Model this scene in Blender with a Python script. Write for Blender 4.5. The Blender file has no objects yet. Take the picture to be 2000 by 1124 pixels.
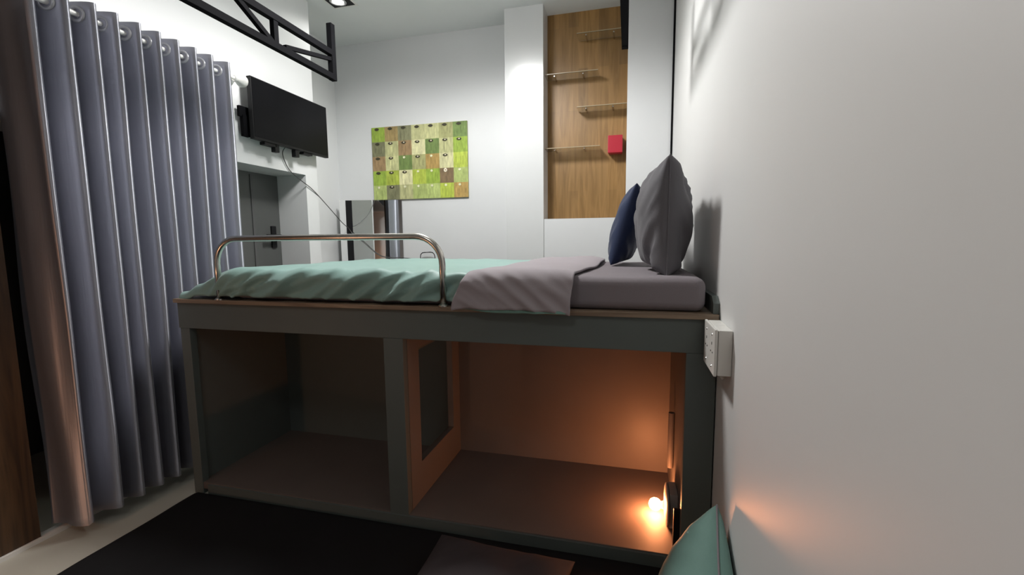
import bpy, bmesh, math, random
from mathutils import Vector, Matrix, noise
random.seed(7)
S = bpy.context.scene
C = S.collection

# ------------------------------------------------------------------ camera, exposure, world
CAM = Vector((-0.25858, -1.39108, 1.04127))
yaw, pitch, roll, FPX = 0.2528, -0.10737, -0.0101, 879.7
fw = Vector((-math.sin(yaw)*math.cos(pitch), math.cos(yaw)*math.cos(pitch), math.sin(pitch)))
rt = Vector((math.cos(yaw), math.sin(yaw), 0)); up = rt.cross(fw)
r2 = rt*math.cos(roll) + up*math.sin(roll); u2 = -rt*math.sin(roll) + up*math.cos(roll)
cd = bpy.data.cameras.new('camera'); cam = bpy.data.objects.new('camera', cd); C.objects.link(cam)
cam.matrix_world = Matrix(((r2.x, u2.x, -fw.x, CAM.x), (r2.y, u2.y, -fw.y, CAM.y), (r2.z, u2.z, -fw.z, CAM.z), (0, 0, 0, 1)))
cd.sensor_fit = 'HORIZONTAL'; cd.sensor_width = 36; cd.lens = 36*FPX/2000; cd.clip_start = .02
S.camera = cam
S.view_settings.view_transform = 'Standard'; S.view_settings.look = 'None'
S.view_settings.exposure = 1.02; S.view_settings.gamma = 1; S.view_settings.use_curve_mapping = False
w = bpy.data.worlds.new('world'); S.world = w; w.use_nodes = True
w.node_tree.nodes['Background'].inputs[0].default_value = (.5, .55, .6, 1)
w.node_tree.nodes['Background'].inputs[1].default_value = .02

CEIL = 2.57

def spot(name, loc, power, color, size=150, blend=.6, radius=.05, rot=(0, 0, 0)):
    l = bpy.data.lights.new(name, 'SPOT'); l.energy = power; l.color = color
    l.spot_size = math.radians(size); l.spot_blend = blend; l.shadow_soft_size = radius
    o = bpy.data.objects.new(name, l); o.location = loc; o.rotation_euler = rot; C.objects.link(o); return o

def point(name, loc, power, color, radius=.03):
    l = bpy.data.lights.new(name, 'POINT'); l.energy = power; l.color = color; l.shadow_soft_size = radius
    o = bpy.data.objects.new(name, l); o.location = loc; C.objects.link(o); return o

# main recessed downlight over the bed, the smaller one by the television, warm wall lamp behind and left
spot('main_light', (-1.14, .57, CEIL-.135), 53, (1, .99, .975), 174, .45, .16)
spot('rear_fill', (-1.0, -1.75, CEIL-.03), 5, (1, .99, .975), 165, .6, .25)  # unseen fill light added behind the viewer to lift bed front and wall
spot('corner_light', (-2.08, 1.293, CEIL-.035), 3, (1, .99, .95), 150, .8, .04)

# ------------------------------------------------------------------ materials
def mat(name, col, rough=.6, metal=0, spec=.5, noise_amt=0, noise_scale=8, bump=0, bump_scale=200, emit=None, estr=0, aniso=0, sheen=0, coat=0):
    m = bpy.data.materials.new(name); m.use_nodes = True
    nt = m.node_tree; b = nt.nodes['Principled BSDF']
    b.inputs['Base Color'].default_value = (*col, 1); b.inputs['Roughness'].default_value = rough
    b.inputs['Metallic'].default_value = metal; b.inputs['Specular IOR Level'].default_value = spec
    b.inputs['Anisotropic'].default_value = aniso
    b.inputs['Sheen Weight'].default_value = sheen; b.inputs['Coat Weight'].default_value = coat
    if emit: b.inputs['Emission Color'].default_value = (*emit, 1); b.inputs['Emission Strength'].default_value = estr
    tc = nt.nodes.new('ShaderNodeTexCoord')
    if noise_amt:
        n = nt.nodes.new('ShaderNodeTexNoise'); n.inputs['Scale'].default_value = noise_scale; n.inputs['Detail'].default_value = 5
        nt.links.new(tc.outputs['Object'], n.inputs['Vector'])
        mx = nt.nodes.new('ShaderNodeMix'); mx.data_type = 'RGBA'
        mx.inputs[6].default_value = (*[c*(1-noise_amt) for c in col], 1)
        mx.inputs[7].default_value = (*[min(1, c*(1+noise_amt)) for c in col], 1)
        nt.links.new(n.outputs['Fac'], mx.inputs[0]); nt.links.new(mx.outputs[2], b.inputs['Base Color'])
    if bump:
        n2 = nt.nodes.new('ShaderNodeTexNoise'); n2.inputs['Scale'].default_value = bump_scale; n2.inputs['Detail'].default_value = 3
        nt.links.new(tc.outputs['Object'], n2.inputs['Vector'])
        bp = nt.nodes.new('ShaderNodeBump'); bp.inputs['Strength'].default_value = bump; bp.inputs['Distance'].default_value = .004
        nt.links.new(n2.outputs['Fac'], bp.inputs['Height']); nt.links.new(bp.outputs['Normal'], b.inputs['Normal'])
    return m

def wood(name, c1, c2, scale=(14, 14, .9), rough=.45, planks=False):
    m = bpy.data.materials.new(name); m.use_nodes = True; nt = m.node_tree; b = nt.nodes['Principled BSDF']
    b.inputs['Roughness'].default_value = rough
    tc = nt.nodes.new('ShaderNodeTexCoord'); mp = nt.nodes.new('ShaderNodeMapping'); mp.inputs['Scale'].default_value = scale
    nt.links.new(tc.outputs['Object'], mp.inputs['Vector'])
    n = nt.nodes.new('ShaderNodeTexNoise'); n.inputs['Scale'].default_value = 3; n.inputs['Detail'].default_value = 8; n.inputs['Distortion'].default_value = 1.2
    nt.links.new(mp.outputs[0], n.inputs['Vector'])
    r = nt.nodes.new('ShaderNodeValToRGB'); r.color_ramp.elements[0].color = (*c1, 1); r.color_ramp.elements[1].color = (*c2, 1)
    r.color_ramp.elements[0].position = .35; r.color_ramp.elements[1].position = .65
    nt.links.new(n.outputs['Fac'], r.inputs[0])
    out = r.outputs[0]
    if planks:   # staggered vertical laminate strips
        mp2 = nt.nodes.new('ShaderNodeMapping'); mp2.inputs['Rotation'].default_value = (math.radians(90), 0, math.radians(90))
        nt.links.new(tc.outputs['Object'], mp2.inputs['Vector'])
        sp = nt.nodes.new('ShaderNodeSeparateXYZ'); nt.links.new(tc.outputs['Object'], sp.inputs[0])
        cb = nt.nodes.new('ShaderNodeCombineXYZ'); nt.links.new(sp.outputs['Z'], cb.inputs[0]); nt.links.new(sp.outputs['X'], cb.inputs[1])
        br = nt.nodes.new('ShaderNodeTexBrick'); nt.links.new(cb.outputs[0], br.inputs['Vector'])
        br.inputs['Scale'].default_value = 1; br.inputs['Brick Width'].default_value = .55; br.inputs['Row Height'].default_value = .068
        br.inputs['Mortar Size'].default_value = 0; br.inputs['Color1'].default_value = (.74, .74, .74, 1); br.inputs['Color2'].default_value = (1.12, 1.1, 1.05, 1)
        mx = nt.nodes.new('ShaderNodeMix'); mx.data_type = 'RGBA'; mx.blend_type = 'MULTIPLY'; mx.inputs[0].default_value = .8
        nt.links.new(out, mx.inputs[6]); nt.links.new(br.outputs['Color'], mx.inputs[7]); out = mx.outputs[2]
    nt.links.new(out, b.inputs['Base Color']); return m

def attr_mat(name, rough=.6):
    m = bpy.data.materials.new(name); m.use_nodes = True; nt = m.node_tree; b = nt.nodes['Principled BSDF']
    b.inputs['Roughness'].default_value = rough
    a = nt.nodes.new('ShaderNodeAttribute'); a.attribute_name = 'Col'
    tc = nt.nodes.new('ShaderNodeTexCoord'); n = nt.nodes.new('ShaderNodeTexNoise'); n.inputs['Scale'].default_value = 30; n.inputs['Detail'].default_value = 6
    mp = nt.nodes.new('ShaderNodeMapping'); mp.inputs['Scale'].default_value = (2.2, 1, .7)
    nt.links.new(tc.outputs['Object'], mp.inputs[0]); nt.links.new(mp.outputs[0], n.inputs['Vector'])
    r = nt.nodes.new('ShaderNodeMapRange'); r.inputs[1].default_value = .3; r.inputs[2].default_value = .7; r.inputs[3].default_value = .78; r.inputs[4].default_value = 1.22
    nt.links.new(n.outputs['Fac'], r.inputs[0])
    mx = nt.nodes.new('ShaderNodeVectorMath'); mx.operation = 'SCALE'
    nt.links.new(a.outputs['Color'], mx.inputs[0]); nt.links.new(r.outputs[0], mx.inputs['Scale'])
    nt.links.new(mx.outputs[0], b.inputs['Base Color']); return m

M = {}
M['wall'] = mat('white_plaster', (.72, .73, .73), .42, spec=.35, noise_amt=.02, noise_scale=3, bump=.0)
M['wall_back'] = mat('smudged_plaster', (.70, .71, .715), .45, spec=.3, noise_amt=.03, noise_scale=4, bump=.0)
M['column'] = mat('glossy_white_paint', (.67, .68, .68), .15, spec=.5, noise_amt=.02, noise_scale=4, bump=.0)
M['wall_right'] = mat('white_board', (.72, .72, .71), .5, spec=.3, noise_amt=.012, noise_scale=5)
M['ceiling'] = mat('ceiling_paint', (.80, .82, .82), .7, noise_amt=.02)
M['floor'] = mat('beige_tile', (.46, .45, .39), .45, noise_amt=.05, noise_scale=5)
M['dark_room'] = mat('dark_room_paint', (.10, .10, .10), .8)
M['rear'] = mat('rear_paint', (.22, .22, .22), .8)
M['passage_door'] = mat('grey_door_paint', (.09, .094, .09), .5, noise_amt=.05)
M['bed'] = mat('grey_green_laminate', (.115, .134, .126), .5, spec=.3, noise_amt=.06, noise_scale=12)
M['bed_in'] = mat('grey_laminate', (.165, .145, .13), .45, spec=.35, noise_amt=.12, noise_scale=5)
M['shelf'] = mat('shelf_laminate', (.145, .118, .105), .6, spec=.25, noise_amt=.15, noise_scale=5)
M['edge'] = wood('brown_edge', (.16, .11, .075), (.30, .22, .15), (1, 14, 14))
M['steel'] = mat('brushed_steel', (.60, .58, .54), .24, metal=1)
M['truss'] = mat('black_steel', (.006, .006, .007), .8, spec=.05)
M['black'] = mat('black_plastic', (.009, .009, .010), .5, spec=.25)
M['screen'] = mat('tv_screen', (.004, .004, .005), .3, spec=.12)
M['mirror'] = mat('mirror_glass', (.85, .87, .87), .02, metal=1)
M['white_plastic'] = mat('white_plastic', (.72, .71, .67), .35)
M['white_gloss'] = mat('white_gloss', (.78, .77, .74), .3)
M['teal'] = mat('teal_cotton', (.25, .40, .365), .48, spec=.4, noise_amt=.04, bump=.15, bump_scale=500, sheen=.15)
M['teal_dark'] = mat('teal_pillow_cotton', (.15, .265, .23), .7, spec=.25, noise_amt=.04, bump=.15, bump_scale=500, sheen=.1)
M['mauve'] = mat('mauve_cotton', (.34, .305, .325), .75, spec=.2, noise_amt=.03, bump=.15, bump_scale=500, sheen=.1)
M['sheet'] = mat('mauve_grey_sheet', (.21, .185, .20), .75, spec=.2, noise_amt=.03, bump=.15, bump_scale=500, sheen=.1)
M['grey'] = mat('grey_cotton', (.12, .115, .125), .75, spec=.2, noise_amt=.04, bump=.15, bump_scale=500, sheen=.1)
M['navy'] = mat('navy_cotton', (.012, .022, .065), .6, spec=.3, noise_amt=.08, bump=.15, bump_scale=400, sheen=.1)
M['mat'] = mat('black_cotton', (.014, .014, .015), .85, spec=.1, noise_amt=.25, noise_scale=6)
M['floor_pillow'] = mat('plum_cotton', (.055, .045, .048), .8, spec=.2, noise_amt=.04, bump=.15, bump_scale=400)
M['wood'] = wood('niche_wood', (.24, .13, .038), (.35, .195, .065), (10, 10, .8), .45, planks=True)
M['door_wood'] = wood('dark_door_wood', (.03, .017, .008), (.085, .046, .02), (10, 10, .8), .5)
M['red'] = mat('red_plastic', (.42, .012, .03), .4)
M['acrylic'] = mat('clear_acrylic', (.9, .92, .9), .05); 
b = M['acrylic'].node_tree.nodes['Principled BSDF']; b.inputs['Transmission Weight'].default_value = 1; b.inputs['IOR'].default_value = 1.3
M['acrylic_edge'] = mat('acrylic_edge', (.40, .33, .22), .3)
M['chrome'] = mat('chrome', (.7, .7, .7), .15, metal=1)
M['ring'] = mat('grey_ring', (.42, .42, .44), .3, metal=.3)
M['cable'] = mat('dark_grey_cable', (.06, .06, .06), .5)
M['lamp_grey'] = mat('lamp_mount_grey', (.30, .28, .26), .5)
M['bulb'] = mat('warm_bulb', (1, .8, .6), .3, emit=(1, .34, .125), estr=135)
M['down'] = mat('added_globe_glow', (1, 1, 1), .4, emit=(1, .985, .965), estr=34)
M['rear_fill_glow'] = mat('rear_fill_lens_glow', (1, 1, 1), .4, emit=(1, .98, .95), estr=3)
M['down_weak'] = mat('downlight_lens', (.8, .8, .8), .3, emit=(1, .98, .95), estr=.6)
M['warm_glow'] = mat('warm_shade', (1, .8, .6), .4, emit=(1, .47, .24), estr=36)

# curtain satin: highlight streaks run along the vertical folds
cm = mat('silver_satin', (.50, .505, .57), .54, metal=.8, spec=1.0, noise_amt=0)
nt = cm.node_tree; pb = nt.nodes['Principled BSDF']; pb.inputs['Anisotropic'].default_value = .92; pb.inputs['Anisotropic Rotation'].default_value = 0.25
tg = nt.nodes.new('ShaderNodeTangent'); tg.direction_type = 'UV_MAP'; tg.uv_map = 'UVMap'; nt.links.new(tg.outputs[0], pb.inputs['Tangent'])
tc = nt.nodes.new('ShaderNodeTexCoord'); mp = nt.nodes.new('ShaderNodeMapping'); mp.inputs['Scale'].default_value = (160, 160, 6)
nz = nt.nodes.new('ShaderNodeTexNoise'); nz.inputs['Scale'].default_value = 1; nz.inputs['Detail'].default_value = 3
bpn = nt.nodes.new('ShaderNodeBump'); bpn.inputs['Strength'].default_value = .15; bpn.inputs['Distance'].default_value = .002
nt.links.new(tc.outputs['Object'], mp.inputs[0]); nt.links.new(mp.outputs[0], nz.inputs['Vector']); nt.links.new(nz.outputs['Fac'], bpn.inputs['Height']); nt.links.new(bpn.outputs[0], pb.inputs['Normal'])
M['satin'] = cm

# ------------------------------------------------------------------ helpers
def box(bm, x0, x1, y0, y1, z0, z1, bev=0):
    vs = [bm.verts.new((x, y, z)) for x in (x0, x1) for y in (y0, y1) for z in (z0, z1)]
    fs = [(0, 1, 3, 2), (4, 6, 7, 5), (0, 4, 5, 1), (2, 3, 7, 6), (0, 2, 6, 4), (1, 5, 7, 3)]
    faces = [bm.faces.new([vs[i] for i in f]) for f in fs]
    if bev:
        es = list({e for f in faces for e in f.edges})
        bmesh.ops.bevel(bm, geom=es, offset=bev, segments=2, affect='EDGES', profile=.6)
def tube(bm, pts, r, seg=12, cap=True):
    pts = [Vector(p) for p in pts]; n = len(pts); rings = []
    prev = None
    for i, p in enumerate(pts):
        t = (pts[min(i+1, n-1)] - pts[max(i-1, 0)]).normalized()
        if prev is None:
            a = Vector((0, 0, 1)) if abs(t.z) < .9 else Vector((1, 0, 0))
            nrm = t.cross(a).normalized()
        else: nrm = (prev - t*prev.dot(t)).normalized()
        prev = nrm; bn = t.cross(nrm)
        rings.append([bm.verts.new(p + (nrm*math.cos(2*math.pi*k/seg) + bn*math.sin(2*math.pi*k/seg))*r) for k in range(seg)])
    for i in range(n-1):
        for k in range(seg):
            bm.faces.new((rings[i][k], rings[i][(k+1) % seg], rings[i+1][(k+1) % seg], rings[i+1][k]))
    if cap: bm.faces.new(rings[0][::-1]); bm.faces.new(rings[-1])
def bar(bm, a, b, wdt, hgt=None):      # square bar between two points lying in a plane of constant x
    a = Vector(a); b = Vector(b); hgt = hgt or wdt
    d = (b-a).normalized(); s = Vector((1, 0, 0)); n = d.cross(s)
    vs = []
    for p in (a, b):
        for i, j in ((-1, -1), (1, -1), (1, 1), (-1, 1)): vs.append(bm.verts.new(p + s*i*wdt/2 + n*j*hgt/2))
    for f in ((0, 1, 2, 3), (7, 6, 5, 4), (0, 4, 5, 1), (1, 5, 6, 2), (2, 6, 7, 3), (3, 7, 4, 0)): bm.faces.new([vs[i] for i in f])
def lathe(bm, c, axis, prof, seg=24):   # prof: list of (radius, distance along axis)
    c = Vector(c); ax = Vector(axis).normalized(); a = ax.orthogonal().normalized(); b_ = ax.cross(a); rings = []
    for r, h in prof:
        rings.append([bm.verts.new(c + ax*h + (a*math.cos(2*math.pi*k/seg) + b_*math.sin(2*math.pi*k/seg))*max(r, 1e-4)) for k in range(seg)])
    for i in range(len(prof)-1):
        for k in range(seg): bm.faces.new((rings[i][k], rings[i][(k+1) % seg], rings[i+1][(k+1) % seg], rings[i+1][k]))
    bm.faces.new(rings[0][::-1]); bm.faces.new(rings[-1])
def grid(bm, nu, nv, fn, uv=False):
    V = [[bm.verts.new(fn(i/nu, j/nv)) for j in range(nv+1)] for i in range(nu+1)]
    lay = bm.loops.layers.uv.new('UVMap') if uv else None
    for i in range(nu):
        for j in range(nv):
            f = bm.faces.new((V[i][j], V[i+1][j], V[i+1][j+1], V[i][j+1]))
            if uv:
                for l, (a, b_) in zip(f.loops, ((i, j), (i+1, j), (i+1, j+1), (i, j+1))): l[lay].uv = (a/nu, b_/nv)
    return V
def origin(o):
    v = Vector(); p = o
    while p: v += Vector(p.location); p = p.parent
    return v
def obj(name, bm, m, parent=None, smooth=False, label=None, loc=None):
    """bm is in world coordinates"""
    base = Vector(loc) if loc else Vector((0, 0, 0))
    if parent: base = origin(parent)
    if base.length: bmesh.ops.translate(bm, verts=bm.verts, vec=-base)
    bmesh.ops.recalc_face_normals(bm, faces=bm.faces)
    me = bpy.data.meshes.new(name); bm.to_mesh(me); bm.free()
    if m: me.materials.append(m)
    if smooth:
        me.polygons.foreach_set('use_smooth', [True]*len(me.polygons))
        if smooth != 'all': me.set_sharp_from_angle(angle=math.radians(40))
    o = bpy.data.objects.new(name, me); C.objects.link(o)
    if parent: o.parent = parent
    else: o.location = base
    if label: o['label'] = label
    return o
def thing(name, label, cat, loc, group=None):
    o = bpy.data.objects.new(name, None); C.objects.link(o); o.location = loc; o.empty_display_size = .1
    o['label'] = label; o['category'] = cat
    if group: o['group'] = group
    return o
def tag(o, label, cat, group=None):
    o['label'] = label; o['category'] = cat
    if group: o['group'] = group
    return o
def struct(name, bm, m):
    o = obj(name, bm, m); o['kind'] = 'structure'; return o
def NB(): return bmesh.new()
def boxo(name, b6, m, parent=None, bev=0, label=None):
    bm = NB(); box(bm, *b6, bev); return obj(name, bm, m, parent, label=label)

# ------------------------------------------------------------------ room shell
XL, XR, YB, YF = -2.28, 0.0, 1.9, -2.6
def sbox(name, b6, m): bm = NB(); box(bm, *b6); return struct(name, bm, m)
sbox('floor', (-3.2, .12, YF-.1, YB+.1, -.1, 0), M['floor'])
sbox('ceiling', (-3.2, .12, YF-.1, YB+.1, CEIL, CEIL+.1), M['ceiling'])
sbox('wall_right', (0, .12, YF-.1, YB+.1, 0, CEIL), M['wall_right'])
sbox('wall_back', (-3.2, 0, YB, YB+.12, 0, CEIL), M['wall_back'])
sbox('wall_front', (-3.2, 0, YF-.1, YF, 0, CEIL), M['rear'])
bm = NB()
box(bm, -2.56, XL, YF, 1.26, 1.465, CEIL)          # beam over the passage and the window
box(bm, -2.56, XL, 1.148, 1.26, 0, 1.465)          # pillar beside the passage
box(bm, -2.68, -2.56, 1.148, YB, 0, CEIL)          # recessed strip up to the corner
box(bm, -2.56, XL, YF, -1.6, 0, 1.465)
struct('wall_left', bm, M['wall'])
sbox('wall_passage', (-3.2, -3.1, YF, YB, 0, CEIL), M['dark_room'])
bm = NB()                                           # white column and wall with the tall niche
box(bm, -1.09, -.826, 1.69, 1.9, 0, CEIL)
struct('trim_1', bm, M['column'])
bm = NB()
box(bm, -.826, -.282, 1.7, 1.9, 0, 1.176)
box(bm, -.282, -.012, 1.7, 1.9, 0, CEIL)
struct('trim_2', bm, M['wall_back'])
bm = NB(); box(bm, -.826, -.282, 1.86, 1.898, 1.176, CEIL); struct('trim_3', bm, M['wood'])
sbox('dark_gap_strip', (-.0115, -.001, 1.69, 1.9, 0, CEIL), M['truss'])  # black strip standing in for the dark gap beside the right wall
sbox('trim_5', (-2.275, -2.235, -1.0, .95, 0, .014), M['white_gloss'])      # sill track under the curtain

# wooden door far left
d = boxo('door_1', (-2.277, -2.245, -1.3, -.37, .015, 2.2), M['door_wood'])
d['kind'] = 'structure'
# dark grey door inside the passage
bm = NB(); box(bm, -2.54, -2.50, .0, 1.147, 0, 1.465)
d2 = obj('door_2', bm, M['passage_door']); d2['kind'] = 'structure'
bm = NB(); box(bm, -2.502, -2.494, .92, .935, .1, 1.45); obj('door_stile', bm, M['dark_room'], d2)
bm = NB(); box(bm, -2.50, -2.488, 1.06, 1.10, 1.00, 1.14, .004); lathe(bm, (-2.488, 1.08, 1.075), (1, 0, 0), [(.011, 0), (.011, .04)], 12); box(bm, -2.452, -2.438, .97, 1.09, 1.064, 1.086, .004)
obj('door_handle', bm, M['black'], d2)

# ------------------------------------------------------------------ loft bed
bed = thing('loft_bed', 'grey green cabinet bed platform with two open compartments below and a steel guard rail', 'bed', (-1, .48, 0))
X0, X1 = -2.0, -.003
BD = .98
bm = NB(); box(bm, X0, X1, 0, .03, .70, .803, .002); obj('fascia', bm, M['bed'], bed)
bm = NB(); box(bm, X0-.006, X1, -.012, BD, .803, .819, .002); obj('deck', bm, M['edge'], bed, label='thin brown deck board with worn front edge')
for a, b_ in ((-1.995, -1.95), (-1.088, -1.013), (-.087, -.004)):
    bm = NB(); box(bm, a, b_, .001, .031, .0, .70, .002); obj('post', bm, M['bed'], bed)
bm = NB(); box(bm, -1.995, -1.965, .031, BD, .05, .803); obj('side_panel', bm, M['bed'], bed)  # left panel darker than the right one, shade put into the colour
bm = NB(); box(bm, -.082, -.055, .031, BD, .05, .803); obj('side_panel', bm, M['bed_in'], bed)
bm = NB(); box(bm, -1.965, -1.026, .525, .545, .05, .803); obj('back_panel', bm, M['bed'], bed)  # darker piece behind the left compartment, its shade put into the colour
bm = NB(); box(bm, -1.0255, -.082, .525, .545, .05, .803); obj('back_panel', bm, M['bed_in'], bed)
bm = NB(); box(bm, -1.966, -.082, .004, .53, .022, .05, .0015); obj('bottom_shelf', bm, M['shelf'], bed)
bm = NB(); box(bm, -1.92, -.004, -.004, .004, .003, .046); obj('kick_board', bm, M['bed'], bed)
bm = NB()                                           # divider with a square opening
wy0, wy1, wz0, wz1 = .118, .445, .195, .64
box(bm, -1.038, -1.012, .031, wy0, .05, .803); box(bm, -1.038, -1.012, wy1, .525, .05, .803)
box(bm, -1.038, -1.012, wy0, wy1, .05, wz0); box(bm, -1.038, -1.012, wy0, wy1, wz1, .803)
dv = obj('divider_panel', bm, M['bed_in'], bed)
bm = NB()
box(bm, -1.034, -1.022, wy0, wy0+.012, wz0, wz1); box(bm, -1.034, -1.022, wy0, wy1, wz1-.012, wz1)
obj('opening_trim', bm, M['bed'], dv)
for fx in (-1.90, -.9):
    bm = NB(); box(bm, fx, fx+.03, .02, .05, 0, .022); obj('foot', bm, M['black'], bed)
bm = NB()                                           # raised end board against the right wall
vs = [(0.0, .819), (.0, .85), (.03, .868), (.5, .868), (.5, .819)]
ring = []
for x in (-.018, -.001):
    ring.append([bm.verts.new((x, y*1.9 if y == .5 else y, z)) for y, z in vs])
bm.faces.new(ring[0]); bm.faces.new(ring[1][::-1])
for i in range(5): bm.faces.new((ring[0][i], ring[0][(i+1) % 5], ring[1][(i+1) % 5], ring[1][i]))
obj('end_board', bm, M['bed'], bed)
# guard rail
pts = [(-1.784, .004, .70), (-1.784, .004, .95)]
R = .095; zt = 1.053; xa, xb = -1.784, -.856
pts = [(xa, -.001, .819), (xa, -.001, zt-R)]
for k in range(1, 9): t = k/8*math.pi/2; pts.append((xa+R-R*math.cos(t), -.001, zt-R+R*math.sin(t)))
pts.append((-1.4, -.001, zt+.001))
for k in range(0, 9): t = k/8*math.pi/2; pts.append((xb-R+R*math.sin(t), -.001, zt-R+R*math.cos(t)))
pts.append((xb, -.001, .819))
bm = NB(); tube(bm, pts, .0112, 16); rail = obj('guard_rail', bm, M['steel'], bed, smooth='all', label='bent stainless steel guard rail')
for xx in (xa, xb):
    bm = NB(); lathe(bm, (xx, -.001, .819), (0, 0, 1), [(.0175, 0), (.0175, .004), (.0125, .008)], 20); obj('rail_flange', bm, M['steel'], rail)

# ------------------------------------------------------------------ mattress
def sstep(a, b_, x):
    t = max(0, min(1, (x-a)/(b_-a))); return t*t*(3-2*t)
MX0, MX1, MY0, MY1, MZ0, MZ1 = -1.93, -.035, .012, .955, .8205, .922
def rbox(bm, x0, x1, y0, y1, z0, z1, r, n=10, wob=.0):
    # cushion-like rounded block: subdivided box with superellipse edge rounding
    cx, cy, cz = (x0+x1)/2, (y0+y1)/2, (z0+z1)/2; hx, hy, hz = (x1-x0)/2, (y1-y0)/2, (z1-z0)/2
    nx, ny, nz_ = max(6, int(hx*2/.02)), max(6, int(hy*2/.03)), 8
    def push(p):
        q = Vector((max(-hx+r, min(hx-r, p.x)), max(-hy+r, min(hy-r, p.y)), max(-hz+r, min(hz-r, p.z))))
        d = p-q
        if d.length > 1e-7: d = d.normalized()*r
        return q+d
    def ax(n_, h): 
        out = []
        for i in range(n_+1):
            out.append(-h + 2*h*i/n_)
        return out
    def axis(n_, h):
        out = []
        for v in sorted(ax(n_, h) + [s*(h-r*k/4) for s in (-1, 1) for k in range(5)]):
            if not out or v-out[-1] > 1e-4: out.append(v)
        return out
    xs, ys, zs = axis(nx, hx), axis(ny, hy), axis(nz_, hz)
    cache = {}
    def V(x, y, z):
        k = (round(x, 5), round(y, 5), round(z, 5))
        if k not in cache:
            p = push(Vector((x, y, z)))
            if wob:
                w_ = Vector((p.x+cx, p.y+cy, p.z+cz)); p = p + p.normalized()*0 + Vector((0, 0, 1))*(noise.noise(w_*6)*wob if p.z > 0 else 0) + Vector((0, 1, 0))*noise.noise(w_*7+Vector((5, 0, 0)))*wob*.7
            cache[k] = bm.verts.new((p.x+cx, p.y+cy, p.z+cz))
        return cache[k]
    for s in (-hz, hz):
        for i in range(len(xs)-1):
            for j in range(len(ys)-1): bm.faces.new((V(xs[i], ys[j], s), V(xs[i+1], ys[j], s), V(xs[i+1], ys[j+1], s), V(xs[i], ys[j+1], s)))
    for s in (-hy, hy):
        for i in range(len(xs)-1):
            for j in range(len(zs)-1): bm.faces.new((V(xs[i], s, zs[j]), V(xs[i+1], s, zs[j]), V(xs[i+1], s, zs[j+1]), V(xs[i], s, zs[j+1])))
    for s in (-hx, hx):
        for i in range(len(ys)-1):
            for j in range(len(zs)-1): bm.faces.new((V(s, ys[i], zs[j]), V(s, ys[i+1], zs[j]), V(s, ys[i+1], zs[j+1]), V(s, ys[i], zs[j+1])))
bm = NB(); rbox(bm, MX0+.2, MX1, MY0, MY1, MZ0, MZ1, .028, wob=.003)
m_ = obj('mattress', bm, M['sheet'], None, smooth='all', loc=(-1, .48, .8205)); tag(m_, 'mattress in a mauve grey fitted sheet on the raised bed platform', 'mattress')

# ------------------------------------------------------------------ teal quilt
def quilt_z(x, y):
    z = .936
    z -= .094*(1-sstep(-2.02, -1.72+.02*y, x))*(1-.42*sstep(.1, .9, y))
    z -= .006*sstep(-.95, -.75, x)
    z += .004*noise.noise(Vector((x*5, y*5, 1))) + .003*noise.noise(Vector((x*16+y*8, y*5, 4)))
    return z
def folds(x, s):    # s: distance down the front side, diagonal creases
    a = abs(noise.noise(Vector((x*6.0 + s*7, s*3, 2.3))))
    b_ = noise.noise(Vector((x*3.0, s*3, 9)))
    c_ = abs(noise.noise(Vector((x*11 + s*16, s*4, 5.1))))
    d_ = abs(noise.noise(Vector((x*8.5 + s*11 + 3*s*s*20, s*5, 11.7))))
    return (.35-a)*.045 + b_*.012 + (.3-c_)*.03 + (.25-d_)*.03
QX0, QX1 = -1.988, -.70
def quilt(u, v):
    x = QX0 + (QX1-QX0)*u
    zt_ = quilt_z(x, .03); drop = max(.012, zt_-.834)
    Lt = .94; rr = .038; La = rr*math.pi/2; Ld = max(.002, drop-rr)
    Tn = Lt+La+Ld; s = v*Tn
    if s < Lt:
        y = .965 - s; z = quilt_z(x, y); k = sstep(.25, .0, y)
        z += k*(folds(x, -.0)*.35)
        if y > .93: z -= (y-.93)*1.2
        return Vector((x, y, z))
    yb = .965-Lt
    if s < Lt+La:
        t = (s-Lt)/rr; y = yb - rr*math.sin(t); z = zt_ - rr*(1-math.cos(t)); f = t/(math.pi/2)
    else:
        f = 1; y = yb-rr; z = zt_-rr-(s-Lt-La)
    dd = s-Lt
    if x < -1.7: endk = sstep(-1.99, -1.72, x)
    else: endk = 1
    fo = folds(x, dd)
    y -= fo*f*endk*1.0 + .006*math.sin(min(1, dd/.12)*math.pi)*endk - .014*f
    z += folds(x, 0)*.35*(1-f)
    # hem lifts a little toward the left corner
    if f == 1: z += .006*noise.noise(Vector((x*4, 0, 0)))*((s-Lt-La)/Ld)
    return Vector((x, y, z))
bm = NB(); V = grid(bm, 260, 150, quilt)
q = obj('quilt', bm, M['teal'], None, smooth='all', loc=(-1.3, .48, .83)); tag(q, 'pale teal quilt with a mauve turned down band spread over the left of the bed', 'quilt')
md = q.modifiers.new('thick', 'SOLIDIFY'); md.thickness = .006; md.offset = -1

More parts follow.
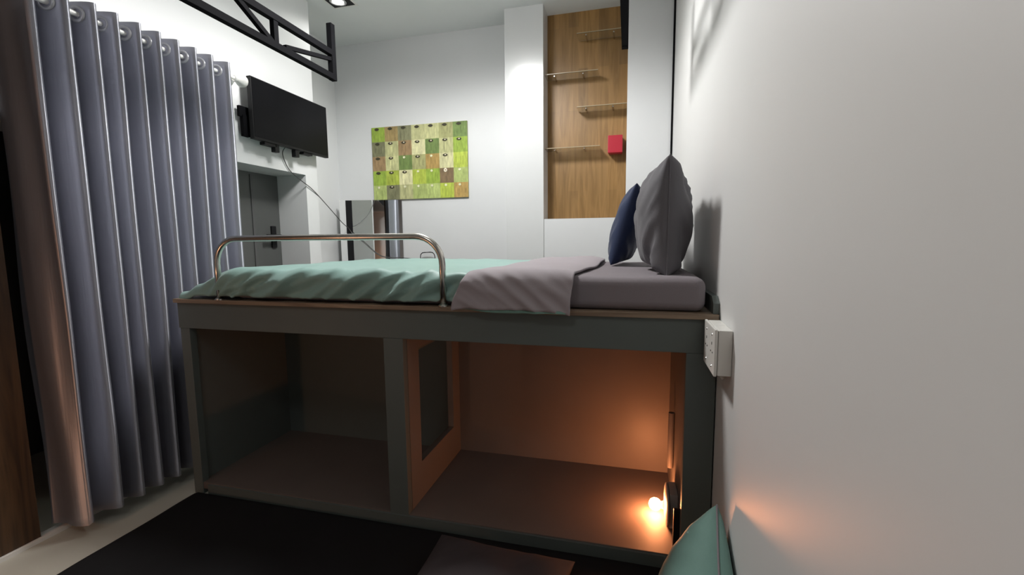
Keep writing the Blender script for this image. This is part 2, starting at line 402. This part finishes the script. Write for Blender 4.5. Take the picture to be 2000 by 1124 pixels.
# folded-back band of the quilt, mauve underside up
def foldband(u, v):
    # v: from back (0) to front hem (1); u: left to right
    Lt = .95; rr = .04; La = rr*math.pi/2; Ld = .085
    Tn = Lt+La+Ld; s = v*Tn
    yv = .97 - min(s, Lt)
    xl = -.715 - .05*sstep(.35, .0, yv) - .01*math.sin(yv*6); xr_ = -.372 - .045*sstep(.5, .0, yv)
    if s > Lt: k = sstep(Lt, Tn, s); xl -= .05*k; xr_ -= .012*k
    x = xl + (xr_-xl)*u
    zt_ = .947 - .010*abs(2*u-1)**6 + .004*noise.noise(Vector((x*8, yv*4, 7)))
    if s < Lt:
        y = yv; z = zt_ + .006*noise.noise(Vector((x*5+y*4, y*3, 3)))
        if y > .95: z -= (y-.95)*1.5
        return Vector((x, y, z))
    yb = .02
    fo = .020*(.4-abs(noise.noise(Vector((x*6 - (s-Lt)*9, (s-Lt)*3+x*3, 6.2))))) + .012*(.4-abs(noise.noise(Vector((x*15-(s-Lt)*20, 2, 1)))))
    if s < Lt+La:
        t = (s-Lt)/rr; f = t/(math.pi/2); return Vector((x, yb-rr*math.sin(t)-fo*f - .006*f, zt_-rr*(1-math.cos(t))))
    dn = s-Lt-La
    return Vector((x, yb-rr-.006-fo - .014*(dn/Ld)*(u), zt_-rr-dn*(1.02+.05*u) ))
bm = NB(); grid(bm, 70, 150, foldband)
q2 = obj('turned_down_band', bm, M['mauve'], q, smooth='all', label='mauve turned down band hanging over the bed edge')
md = q2.modifiers.new('thick', 'SOLIDIFY'); md.thickness = .007; md.offset = -1
# teal hem showing under its front edge
def hem(u, v):
    p = foldband(.06+.9*u, 1.0)
    return Vector((p.x+.004, p.y+.004-.006*v*u, p.z+.006 - .016*v*(.35+.65*math.sin(u*math.pi))))
bm = NB(); grid(bm, 50, 4, hem)
hh = obj('hem_lining', bm, M['teal_dark'], q2, smooth='all', label='teal lining showing below the hem'); md = hh.modifiers.new('t', 'SOLIDIFY'); md.thickness = .003

# ------------------------------------------------------------------ pillows
def pillow(name, label, m, centre, W_, H_, T_, rot, seed, crease=1.0, piping=None, fat=.42, group=None, rest=None):
    """local: width along x, height along z, thickness along y"""
    root_rot = Matrix.Rotation(rot[2], 4, 'Z') @ Matrix.Rotation(rot[0], 4, 'X') @ Matrix.Rotation(rot[1], 4, 'Y')
    n = 44
    bm = NB(); sides = []
    def P(u, v, s):
        uu, vv = math.sin(u*math.pi/2), math.sin(v*math.pi/2)
        pin = .075
        x = W_/2*uu*(1-pin*(1-vv*vv)) ; z = H_/2*vv*(1-pin*(1-uu*uu))
        t = T_/2*max(0, (1-uu*uu)*(1-vv*vv))**fat
        e = (1-uu*uu)*(1-vv*vv)
        nn = Vector((x*9+seed, z*9, s*3))
        wr = (noise.noise(nn)*.012 + (.35-abs(noise.noise(Vector((x*14+z*9+seed, z*5, s*2)))))*.016*(1-e*.6))*crease*min(1, (1-abs(uu))*8)*min(1, (1-abs(vv))*8)
        sag = -.02*(1-(z/H_+.5))*0
        return Vector((x, s*(t+wr) if t > 0 else 0, z))
    grids = []
    for s in (-1, 1):
        grids.append([[P(-1+2*i/n, -1+2*j/n, s) for j in range(n+1)] for i in range(n+1)])
    cache = {}
    Vv = []
    for si, g in enumerate(grids):
        rows = []
        for i in range(n+1):
            row = []
            for j in range(n+1):
                if i in (0, n) or j in (0, n):
                    if (i, j) not in cache: p = g[i][j]; cache[(i, j)] = bm.verts.new(root_rot @ Vector((p.x, 0, p.z)) + Vector(centre))
                    row.append(cache[(i, j)])
                else: row.append(bm.verts.new(root_rot @ g[i][j] + Vector(centre)))
            rows.append(row)
        for i in range(n):
            for j in range(n):
                f = (rows[i][j], rows[i+1][j], rows[i+1][j+1], rows[i][j+1]); bm.faces.new(f if si == 0 else f[::-1])
    if rest:                      # squash softly against what it rests on: floor height, wall x
        k_ = 55
        for v in bm.verts:
            t = (v.co.z-rest[0])*k_; v.co.z = rest[0] + (math.log1p(math.exp(t)) if t < 30 else t)/k_
            t = (rest[1]-v.co.x)*k_*2; v.co.x = rest[1] - (math.log1p(math.exp(t)) if t < 30 else t)/(k_*2)
    zmin = min(v.co.z for v in bm.verts)
    o = obj(name, bm, m, None, smooth='all', loc=(centre[0], centre[1], zmin)); tag(o, label, 'pillow', group)
    if piping:
        ring = [cache[(i, 0)] for i in range(0)]
        pts = []
        for i in range(n+1): pts.append(grids[0][i][0])
        for j in range(1, n+1): pts.append(grids[0][n][j])
        for i in range(n-1, -1, -1): pts.append(grids[0][i][n])
        for j in range(n-1, -1, -1): pts.append(grids[0][0][j])
        bm = NB(); tube(bm, [root_rot @ Vector((p.x, 0, p.z)) + Vector(centre) for p in pts], .0025, 6)
        obj('seam', bm, piping, o, smooth='all')
    return o
R_ = math.radians
# grey pillow stands on its edge against the right wall, seam toward the viewer
pillow('pillow', 'large grey pillow standing on the bed against the right wall', M['grey'], (-.139, .345, 1.106), .50, .375, .185, (0, 0, R_(90)), 3.1, 2.0, M['grey'])
pillow('pillow', 'navy blue pillow leaning behind the grey pillow', M['navy'], (-.254, .70, 1.094), .36, .345, .13, (R_(17), R_(0), R_(82)), 8.4, .9)
pillow('pillow', 'teal pillow leaning on the right wall beside the floor mat', M['teal_dark'], (-.084, -.345, .120), .46, .32, .20, (R_(14), R_(-24), R_(90)), 5.5, .5, M['sheet'], rest=(.028, -.006))
pillow('pillow', 'dark plum pillow lying flat on the black floor mat', M['floor_pillow'], (-.63, -.37, .075), .44, .50, .11, (R_(90), R_(-3), 0), 6.5, .7, rest=(.028, 0))

# ------------------------------------------------------------------ floor mat
def matf(u, v):
    x = -1.975 + 1.965*u; y = -1.45 + 1.44*v
    e = min(u, 1-u, v, 1-v)
    z = .022*sstep(0, .012, e) + .003*noise.noise(Vector((x*4, y*4, 0)))*sstep(0, .03, e) + .002
    if u < .02: x += .006*noise.noise(Vector((y*6, 0, 0)))
    return Vector((x, y, z))
bm = NB(); grid(bm, 120, 90, matf)
o = obj('floor_mat', bm, M['mat'], None, smooth='all', loc=(-1, -.7, 0)); tag(o, 'black cloth covered mat on the floor in front of the bed', 'mat')

# ------------------------------------------------------------------ warm lamp in the right compartment
lp = thing('compartment_lamp', 'lit round bulb on a disc holder low inside the right bed compartment', 'lamp', (-.083, .18, .05))
bm = NB(); lathe(bm, (-.120, .165, .122), (1, 0, 0), [(.062, 0), (.070, .003), (.070, .007), (.05, .012)], 40); obj('base_disc', bm, M['lamp_grey'], lp, smooth=True)
bm = NB(); box(bm, -.110, -.083, .12, .21, .062, .182, .003); obj('mounting_block', bm, M['lamp_grey'], lp)
bm = NB(); lathe(bm, (-.129, .205, .093), (1, 0, 0), [(.012, 0), (.015, .008)], 20); obj('socket', bm, M['white_plastic'], lp, smooth=True)
bm = NB(); bmesh.ops.create_uvsphere(bm, u_segments=24, v_segments=16, radius=.0215, matrix=Matrix.Translation((-.150, .21, .090)))
bulb = obj('bulb', bm, M['bulb'], lp, smooth='all')
bm = NB(); tube(bm, [(-.094, .30, .19), (-.094, .30, .40)], .011, 12); obj('conduit', bm, M['bed_in'], lp, smooth=True)
bm = NB(); vs_ = box(bm, -.105, -.083, .034, .05, .055, .182, .003); obj('switch', bm, M['black'], lp, label='black switch')
bulb.visible_shadow = True

# ------------------------------------------------------------------ curtain, rod
cur = thing('curtain', 'silver grey satin grommet curtain hanging beside the left end of the bed', 'curtain', (-2.14, .1, .04))
P0, PER, NW = -.262, .0835, 9.1
CZ0, CZ1 = .045, 1.885
RY = [-.302, -.204, -.122, -.048, .032, .108, .186, .266, .346, .437, .50]
def cpath(s, z):
    # first part is the flat return facing the viewer, then one bay per fold
    a = .12
    if s < a:
        t = s/a
        return -2.268 + .168*t - .012*t**6, -.330 + .022*t + .006*math.sin(t*7+z*2)
    t = (s-a)/(1-a)*(len(RY)-1.45); k = min(int(t), len(RY)-2); f = t-k
    y = RY[k] + (RY[k+1]-RY[k])*f
    D = .098*(1+.15*math.sin(k*2.3))
    if k == len(RY)-2: D *= .7
    e = .75; sn = math.sin(math.pi*f)
    x = -2.1 - D*(math.sqrt(sn*sn+e*e)-e)/(math.sqrt(1+e*e)-e)
    y += .006*math.sin(f*2*math.pi)
    return x, y
def curtain(u, v):
    z = CZ0 + (CZ1-CZ0)*v
    x, y = cpath(u, z)
    fl = (1-v)
    y += .008*noise.noise(Vector((u*9, z*1.3, 3)))*(.3+fl); x += .007*noise.noise(Vector((u*34, z*1.6, 8)))*(.25+fl*.8)
    if u < .12: x += .012*math.sin(z*5+1)*(1-u/.12); z -= .01*(1-v)
    return Vector((x, y, z))
bm = NB(); grid(bm, 720, 60, curtain, uv=True)
co = obj('curtain_panel', bm, M['satin'], cur, smooth='all')
md = co.modifiers.new('t', 'SOLIDIFY'); md.thickness = .0025; md.offset = 0
# grommets: on the visible flank of each fold
for k in range(9):
    yc = RY[k] + (RY[k+1]-RY[k])*.70
    bm = NB()
    c = Vector((-2.149, yc, 1.842)); ax = Vector((.35, -1, 0)).normalized()
    a_ = Vector((0, 0, 1)); b_ = ax.cross(a_)
    segs = 24; rings = []
    for i in range(segs):
        th = 2*math.pi*i/segs; dirv = a_*math.cos(th) + b_*math.sin(th); row = []
        for (r, h) in ((.017, -.004), (.017, .004), (.022, .0065), (.028, .004), (.028, -.004), (.022, -.0065)):
            row.append(bm.verts.new(c + dirv*r + ax*h))
        rings.append(row)
    for i in range(segs):
        for j in range(6): bm.faces.new((rings[i][j], rings[(i+1) % segs][j], rings[(i+1) % segs][(j+1) % 6], rings[i][(j+1) % 6]))
    obj('grommet', bm, M['ring'], cur, smooth='all')
rod = thing('curtain_rod', 'white curtain rod along the left wall with a swollen white finial', 'curtain rod', (-2.149, 0, 1.842))
bm = NB(); tube(bm, [(-2.149, -1.3, 1.842), (-2.149, .53, 1.842)], .009, 16); obj('pole', bm, M['white_gloss'], rod, smooth=True)
bm = NB(); lathe(bm, (-2.149, .505, 1.842), (0, 1, 0), [(.012, 0), (.017, .008), (.014, .018), (.026, .034), (.031, .05), (.026, .064), (.012, .074)], 24); obj('finial', bm, M['white_gloss'], rod, smooth='all')
bm = NB(); tube(bm, [(-2.149, .50, 1.832), (-2.165, .50, 1.815), (-2.20, .50, 1.80), (-2.27, .50, 1.79)], .010, 10); box(bm, -2.279, -2.268, .475, .525, 1.75, 1.84, .003); obj('bracket', bm, M['white_gloss'], rod, smooth=True)
bm = NB(); tube(bm, [(-2.149, -1.2, 1.832), (-2.165, -1.2, 1.815), (-2.20, -1.2, 1.80), (-2.27, -1.2, 1.79)], .010, 10); box(bm, -2.279, -2.268, -1.225, -1.175, 1.75, 1.84, .003); obj('bracket', bm, M['white_gloss'], rod, smooth=True)

# ------------------------------------------------------------------ television
tv = thing('television', 'black flat television mounted on the beam above the passage opening', 'television', (-2.2, .97, 1.75))
ty0, ty1, tz0, tz1 = .662, 1.28, 1.588, 1.912
bm = NB(); box(bm, -2.226, -2.199, ty0, ty1, tz0, tz1, .003); obj('housing', bm, M['black'], tv)
bm = NB(); box(bm, -2.1995, -2.1975, ty0+.006, ty1-.006, tz0+.014, tz1-.006); obj('screen', bm, M['screen'], tv)
bm = NB(); box(bm, -2.25, -2.226, .70, 1.20, 1.615, 1.80, .008); obj('back_cover', bm, M['black'], tv)
bm = NB(); box(bm, -2.279, -2.25, .80, 1.10, 1.64, 1.78, .002); box(bm, -2.262, -2.245, .625, .70, 1.70, 1.755, .002); box(bm, -2.262, -2.24, .64, .68, 1.60, 1.71, .002); obj('wall_bracket', bm, M['truss'], tv)
for yy in (.828, .99):
    bm = NB(); box(bm, -2.235, -2.205, yy-.012, yy+.02, 1.546, 1.590, .003); obj('bracket_tab', bm, M['black'], tv)
bm = NB(); box(bm, -2.24, -2.205, .74, .83, 1.572, 1.590, .003); obj('speaker_grille', bm, M['black'], tv)
bm = NB(); box(bm, -2.24, -2.205, 1.05, 1.13, 1.575, 1.590, .003); obj('speaker_grille', bm, M['black'], tv)
# cable
def smooth_path(pts, n=8):
    P_ = [Vector(p) for p in pts]; out = []
    for i in range(len(P_)-1):
        p0 = P_[max(i-1, 0)]; p1 = P_[i]; p2 = P_[i+1]; p3 = P_[min(i+2, len(P_)-1)]
        for k in range(n):
            t = k/n; out.append(.5*((2*p1)+(-p0+p2)*t+(2*p0-5*p1+4*p2-p3)*t*t+(-p0+3*p1-3*p2+p3)*t**3))
    out.append(P_[-1]); return out
bm = NB(); tube(bm, smooth_path([(-2.23, .93, 1.60), (-2.262, .935, 1.56), (-2.272, .99, 1.48), (-2.272, 1.09, 1.425), (-2.272, 1.20, 1.375), (-2.30, 1.40, 1.27), (-2.36, 1.62, 1.18), (-2.405, 1.765, 1.14), (-2.37, 1.775, 1.09), (-2.29, 1.80, 1.02), (-2.20, 1.825, .935), (-2.12, 1.84, .905), (-1.98, 1.868, .90), (-1.84, 1.87, .885)]), .0028, 8)
o = obj('power_cable', bm, M['cable'], None, smooth='all', loc=(-2.27, 1.2, .9)); tag(o, 'thin grey cable drooping from the television past the mirror', 'cable')
bm = NB(); cp = []
for k in range(40):
    t = k/39*4.2*math.pi; cp.append((-1.78+.062*math.cos(t)+.003*k/39, 1.865-.004*k/39, .905+.045*math.sin(t)+.006*math.sin(k)))
tube(bm, cp, .003, 8); o = obj('coiled_cable', bm, M['black'], None, smooth='all', loc=(-1.78, 1.86, .86)); tag(o, 'coiled thin cable showing just above the far edge of the bed', 'cable')

# ------------------------------------------------------------------ mirror on the back wall
mr = thing('mirror', 'frameless wall mirror with a white left edge below the green picture', 'mirror', (-2.22, 1.84, 0))
def slanted(bm, t0, t1, d, z0, z1):      # board along the line from A to B, thickness d behind it
    A = Vector((-2.432, 1.782, 0)); B_ = Vector((-1.996, 1.884, 0)); L_ = (B_-A); nn = Vector((L_.y, -L_.x, 0)).normalized()
    if nn.y < 0: nn = -nn
    vs = [bm.verts.new(A + L_*t + nn*k*d + Vector((0, 0, z))) for t in (t0, t1) for k in (0, 1) for z in (z0, z1)]
    for f in [(0, 1, 3, 2), (4, 6, 7, 5), (0, 4, 5, 1), (2, 3, 7, 6), (0, 2, 6, 4), (1, 5, 7, 3)]: bm.faces.new([vs[i] for i in f])
bm = NB(); slanted(bm, 0, 1, .008, 0, 1.358); obj('glass', bm, M['mirror'], mr)
bm = NB(); slanted(bm, -.115, -.002, .012, 0, 1.36); obj('edge_strip', bm, M['wall'], mr)
bm = NB(); slanted(bm, .002, .11, -.003, 0, 1.357); obj('edge_strip', bm, M['black'], mr, label='black strip along the left edge in place of a dark reflection')  # black strip laid over the glass where a dark reflection would be

# ------------------------------------------------------------------ patchwork picture
pal = dict(g=(.30, .42, .06), G=(.15, .22, .065), b=(.30, .22, .09), k=(.20, .20, .11), c=(.50, .50, .25), C=(.62, .60, .34), r=(.33, .22, .11), l=(.42, .50, .17), o=(.42, .28, .09), t=(.36, .36, .16), w=(.22, .15, .08), y=(.40, .48, .07))
rows = ["gbkcctG", "kcrCGcy", "rcGtrCy", "gyCyywl", "lkcltlo"]
rows = ["gbkcctG", "kcrCGcg", "rcGtoCy", "gyCygwl", "lkcllyo"]
px0, px1, pz0, pz1 = -2.237, -1.438, 1.362, 1.922
bm = NB(); col = bm.loops.layers.float_color.new('Col')
def cface(vs, c):
    f = bm.faces.new([bm.verts.new(v) for v in vs])
    for l in f.loops: l[col] = (*c, 1)
yp = 1.884
cw, ch = (px1-px0)/7, (pz1-pz0)/5
rnd = random.Random(4)
def ell(cx, cz, a, b_, c, dy, n=18, lens=False):
    pts = []
    for k in range(n):
        th = 2*math.pi*k/n; s_ = math.sin(th)
        if lens: s_ = math.copysign(abs(s_)**1.6, s_)
        pts.append((cx+a*math.cos(th), yp-dy, cz+b_*s_))
    cface(pts, c)
for j, row in enumerate(rows):
    for i, ch_ in enumerate(row):
        x0 = px0+cw*i; z1 = pz1-ch*j; c = Vector(pal[ch_])
        c = c*rnd.uniform(.9, 1.12)
        cface([(x0, yp, z1-ch), (x0+cw, yp, z1-ch), (x0+cw, yp, z1), (x0, yp, z1)], c)
        for s_ in range(rnd.randint(2, 5)):           # brushed stripes of each patch
            xx = x0 + rnd.uniform(.08, .8)*cw; ww = rnd.uniform(.04, .12)*cw; za = z1-ch*rnd.uniform(.25, .4); zb_ = z1-ch*rnd.uniform(.7, .95)
            yy = yp-.0005-.0003*s_; cface([(xx, yy, zb_), (xx+ww, yy, zb_), (xx+ww, yy, za), (xx, yy, za)], c*rnd.uniform(.78, 1.2))
        mx_, mz_ = x0+cw*.42, z1-ch*.14
        if j == 4 and i != 1 or (j == 3 and i in (3, 4, 6)) or (j == 2 and i in (2, 4)): ell(mx_, mz_, .010, .009, (.75, .75, .5), .0026)
        elif j == 3 and i == 5: ell(mx_, mz_, .014, .014, (.8, .75, .6), .0026); ell(mx_, mz_, .005, .005, (.35, .2, .1), .0032)
        elif (j == 2 and i == 6): pass
        else:
            ell(mx_, mz_, .021, .0105, (.045, .04, .02), .0026, lens=True)
            if j > 0 and i > 0: ell(mx_+.002, mz_+.002, .007, .005, (.6, .55, .4), .0032)
# slab body
def slab(x0, x1, y0, y1, z0, z1, c):
    P_ = [(x0, y0, z0), (x1, y0, z0), (x1, y0, z1), (x0, y0, z1), (x0, y1, z0), (x1, y1, z0), (x1, y1, z1), (x0, y1, z1)]
    for f in ((0, 4, 5, 1), (1, 5, 6, 2), (2, 6, 7, 3), (3, 7, 4, 0), (4, 5, 6, 7)): cface([P_[i] for i in f], c)
slab(px0, px1, yp, 1.899, pz0, pz1, (.3, .3, .15))
base = Vector(((px0+px1)/2, 1.9, pz0)); bmesh.ops.translate(bm, verts=bm.verts, vec=-base)
me = bpy.data.meshes.new('picture'); bm.to_mesh(me); bm.free(); me.materials.append(attr_mat('patchwork_paint', .5))
pic = bpy.data.objects.new('picture', me); pic.location = base; C.objects.link(pic)
tag(pic, 'unframed picture of green and brown patchwork squares on the back wall', 'picture')

# ------------------------------------------------------------------ niche shelves and red box
for (xa_, xb_, zz, sl) in ((-.611, -.2825, 2.381, 'topmost clear acrylic shelf, on the right side of the wooden niche'), (-.8255, -.471, 2.14, 'clear acrylic shelf second from the top of the wooden niche'),
                       (-.608, -.2825, 1.914, 'clear acrylic shelf third from the top of the wooden niche'), (-.8255, -.455, 1.655, 'lowest clear acrylic shelf of the wooden niche, left of the red box')):
    sh = thing('acrylic_shelf', sl, 'shelf', ((xa_+xb_)/2, 1.80, zz), 'clear shelves in the wooden niche')
    bm = NB(); box(bm, xa_, xb_, 1.742, 1.859, zz-.003, zz+.003); obj('shelf_board', bm, M['acrylic'], sh)
    bm = NB(); box(bm, xa_, xb_, 1.738, 1.7415, zz-.002, zz+.002); obj('front_edge', bm, M['acrylic_edge'], sh, label='pale front edge')
    wl = xb_-xa_
    for fx in (.18, .72):
        bm = NB(); lathe(bm, (xa_+wl*fx, 1.859, zz-.009), (0, -1, 0), [(.006, 0), (.006, .10), (.004, .105)], 12); obj('support_pin', bm, M['steel'], sh)
rb = thing('red_box', 'small bright red box fixed to the right side of the wooden niche', 'box', (-.35, 1.83, 1.615))
bm = NB(); box(bm, -.402, -.31, 1.785, 1.859, 1.612, 1.722, .003); obj('case', bm, M['red'], rb)
bm = NB(); box(bm, -.404, -.308, 1.776, 1.785, 1.610, 1.724, .003); obj('lid', bm, M['red'], rb)

# ------------------------------------------------------------------ trusses
def truss(label, xt, yend, y0, post_top):
    t = thing('steel_truss', label, 'truss', (xt, yend, 1.9), 'black steel trusses')
    zb_, zt_ = 1.897, 2.017; wd = .028
    bm = NB(); bar(bm, (xt, y0, zb_), (xt, yend, zb_), wd); obj('bottom_chord', bm, M['truss'], t)
    bm = NB(); bar(bm, (xt, y0, zt_), (xt, yend, zt_), wd); obj('top_chord', bm, M['truss'], t)
    bm = NB(); box(bm, xt-wd/2, xt+wd/2, yend-.014, yend+.018, zb_-.016, post_top); obj('end_post', bm, M['truss'], t)
    y = yend-.40; first = True
    while y > y0:
        bm = NB(); bar(bm, (xt, y, zb_), (xt, y, zt_), .022, .026); obj('upright', bm, M['truss'], t)
        if first: bm = NB(); bar(bm, (xt, y+.06, zb_+.02), (xt, yend, zt_-.03), .018); obj('brace', bm, M['truss'], t); first = False
        bm = NB(); bar(bm, (xt, y-.22, zt_), (xt, y, zb_), .020); obj('brace', bm, M['truss'], t)
        y -= .40
    return t
truss('black steel truss reaching over the curtain at upper left', -1.78, .772, -2.59, 2.163)
truss('black steel truss end hanging in front of the wooden niche', -.288, .772, -2.59, 2.163)

# ------------------------------------------------------------------ outlet box on the right wall
ob = thing('outlet_box', 'white surface mounted double socket box on the right wall', 'socket', (0, -.1, .74))
for (ya, yb_) in ((-.180, -.106), (-.1045, -.022)):
    bm = NB(); box(bm, -.034, -.0005, ya, yb_, .688, .806, .003); obj('back_box', bm, M['white_plastic'], ob)
    bm = NB(); box(bm, -.043, -.0355, ya-.001, yb_+.001, .686, .808, .003); pl = obj('face_plate', bm, M['white_plastic'], ob)
    yc = (ya+yb_)/2
    bm = NB()
    for (dy, dz, a, b2) in ((0, .018, .004, .007), (-.012, -.004, .006, .0035), (.012, -.004, .006, .0035)): box(bm, -.0438, -.0428, yc+dy-a/2, yc+dy+a/2, .747+dz-b2/2, .747+dz+b2/2)
    obj('pin_holes', bm, M['black'], pl)
    for dz in (-.042, .042):
        bm = NB(); lathe(bm, (-.043, yc, .747+dz), (-1, 0, 0), [(.0035, 0), (.003, .0015)], 12); obj('screw', bm, M['chrome'], pl)
bm = NB(); box(bm, -.0365, -.034, -.178, -.024, .69, .804); obj('gasket', bm, M['lamp_grey'], ob)
bm = NB(); tube(bm, [(-.012, -.10, .69), (-.012, -.10, .672), (-.006, -.10, .664), (-.003, -.10, .66)], .0065, 10); obj('cable_gland', bm, M['white_plastic'], ob, smooth=True)

# ------------------------------------------------------------------ ceiling lights
dl = thing('ceiling_light', 'square recessed black downlight in the ceiling above the passage', 'ceiling light', (-2.08, 1.293, CEIL))
x0, x1, y0, y1 = -2.158, -2.004, 1.216, 1.37
bm = NB()
for b6 in ((x0-.012, x1+.012, y0-.012, y0, CEIL-.004, CEIL-.0005), (x0-.012, x1+.012, y1, y1+.012, CEIL-.004, CEIL-.0005), (x0-.012, x0, y0, y1, CEIL-.004, CEIL-.0005), (x1, x1+.012, y0, y1, CEIL-.004, CEIL-.0005)): box(bm, *b6)
obj('trim_ring', bm, M['white_gloss'], dl)
bm = NB(); box(bm, x0, x1, y0, y1, CEIL-.003, CEIL-.001); obj('recess', bm, M['black'], dl)
bm = NB(); lathe(bm, (-2.08, 1.293, CEIL-.003), (0, 0, -1), [(.052, 0), (.052, .010), (.042, .012), (.040, .006)], 32); obj('lamp_ring', bm, M['chrome'], dl, smooth=True)
bm = NB(); lathe(bm, (-2.08, 1.293, CEIL-.010), (0, 0, -1), [(.037, 0), (.03, .005)], 32); obj('lens', bm, M['down_weak'], dl)
dm = thing('ceiling_light', 'downlight above the bed with an added globe that brightens the ceiling', 'ceiling light', (-1.14, .57, CEIL))
bm = NB(); lathe(bm, (-1.14, .57, CEIL-.0005), (0, 0, -1), [(.07, 0), (.07, .008), (.03, .02), (.02, .03)], 32); obj('ceiling_cup', bm, M['white_gloss'], dm)
bm = NB(); bmesh.ops.create_uvsphere(bm, u_segments=32, v_segments=20, radius=.055, matrix=Matrix.Translation((-1.14, .57, CEIL-.075))); obj('globe', bm, M['down'], dm, smooth='all')  # globe added for soft light on the ceiling; the main lamp is recessed
dr = thing('ceiling_light', 'added round fill light in the ceiling behind the viewer, out of view', 'ceiling light', (-1.0, -1.75, CEIL))  # fixture made up for the added fill light
bm = NB(); lathe(bm, (-1.0, -1.75, CEIL-.001), (0, 0, -1), [(.27, 0), (.27, .006), (.255, .008)], 32); obj('trim_ring', bm, M['white_gloss'], dr)
bm = NB(); lathe(bm, (-1.0, -1.75, CEIL-.009), (0, 0, -1), [(.25, 0), (.245, .003)], 32); obj('lens', bm, M['rear_fill_glow'], dr)
wl_ = thing('standing_lamp', 'small warm globe lamp on a black stand at the left before the bed', 'lamp', (-2.12, -1.2, 0))
bm = NB(); lathe(bm, (-2.12, -1.2, .03), (0, 0, 1), [(.07, 0), (.07, .015), (.01, .025), (.01, .40)], 24); obj('stand', bm, M['black'], wl_)
bm = NB(); bmesh.ops.create_uvsphere(bm, u_segments=20, v_segments=14, radius=.04, matrix=Matrix.Translation((-2.12, -1.2, .47))); g = obj('globe', bm, M['warm_glow'], wl_, smooth='all')
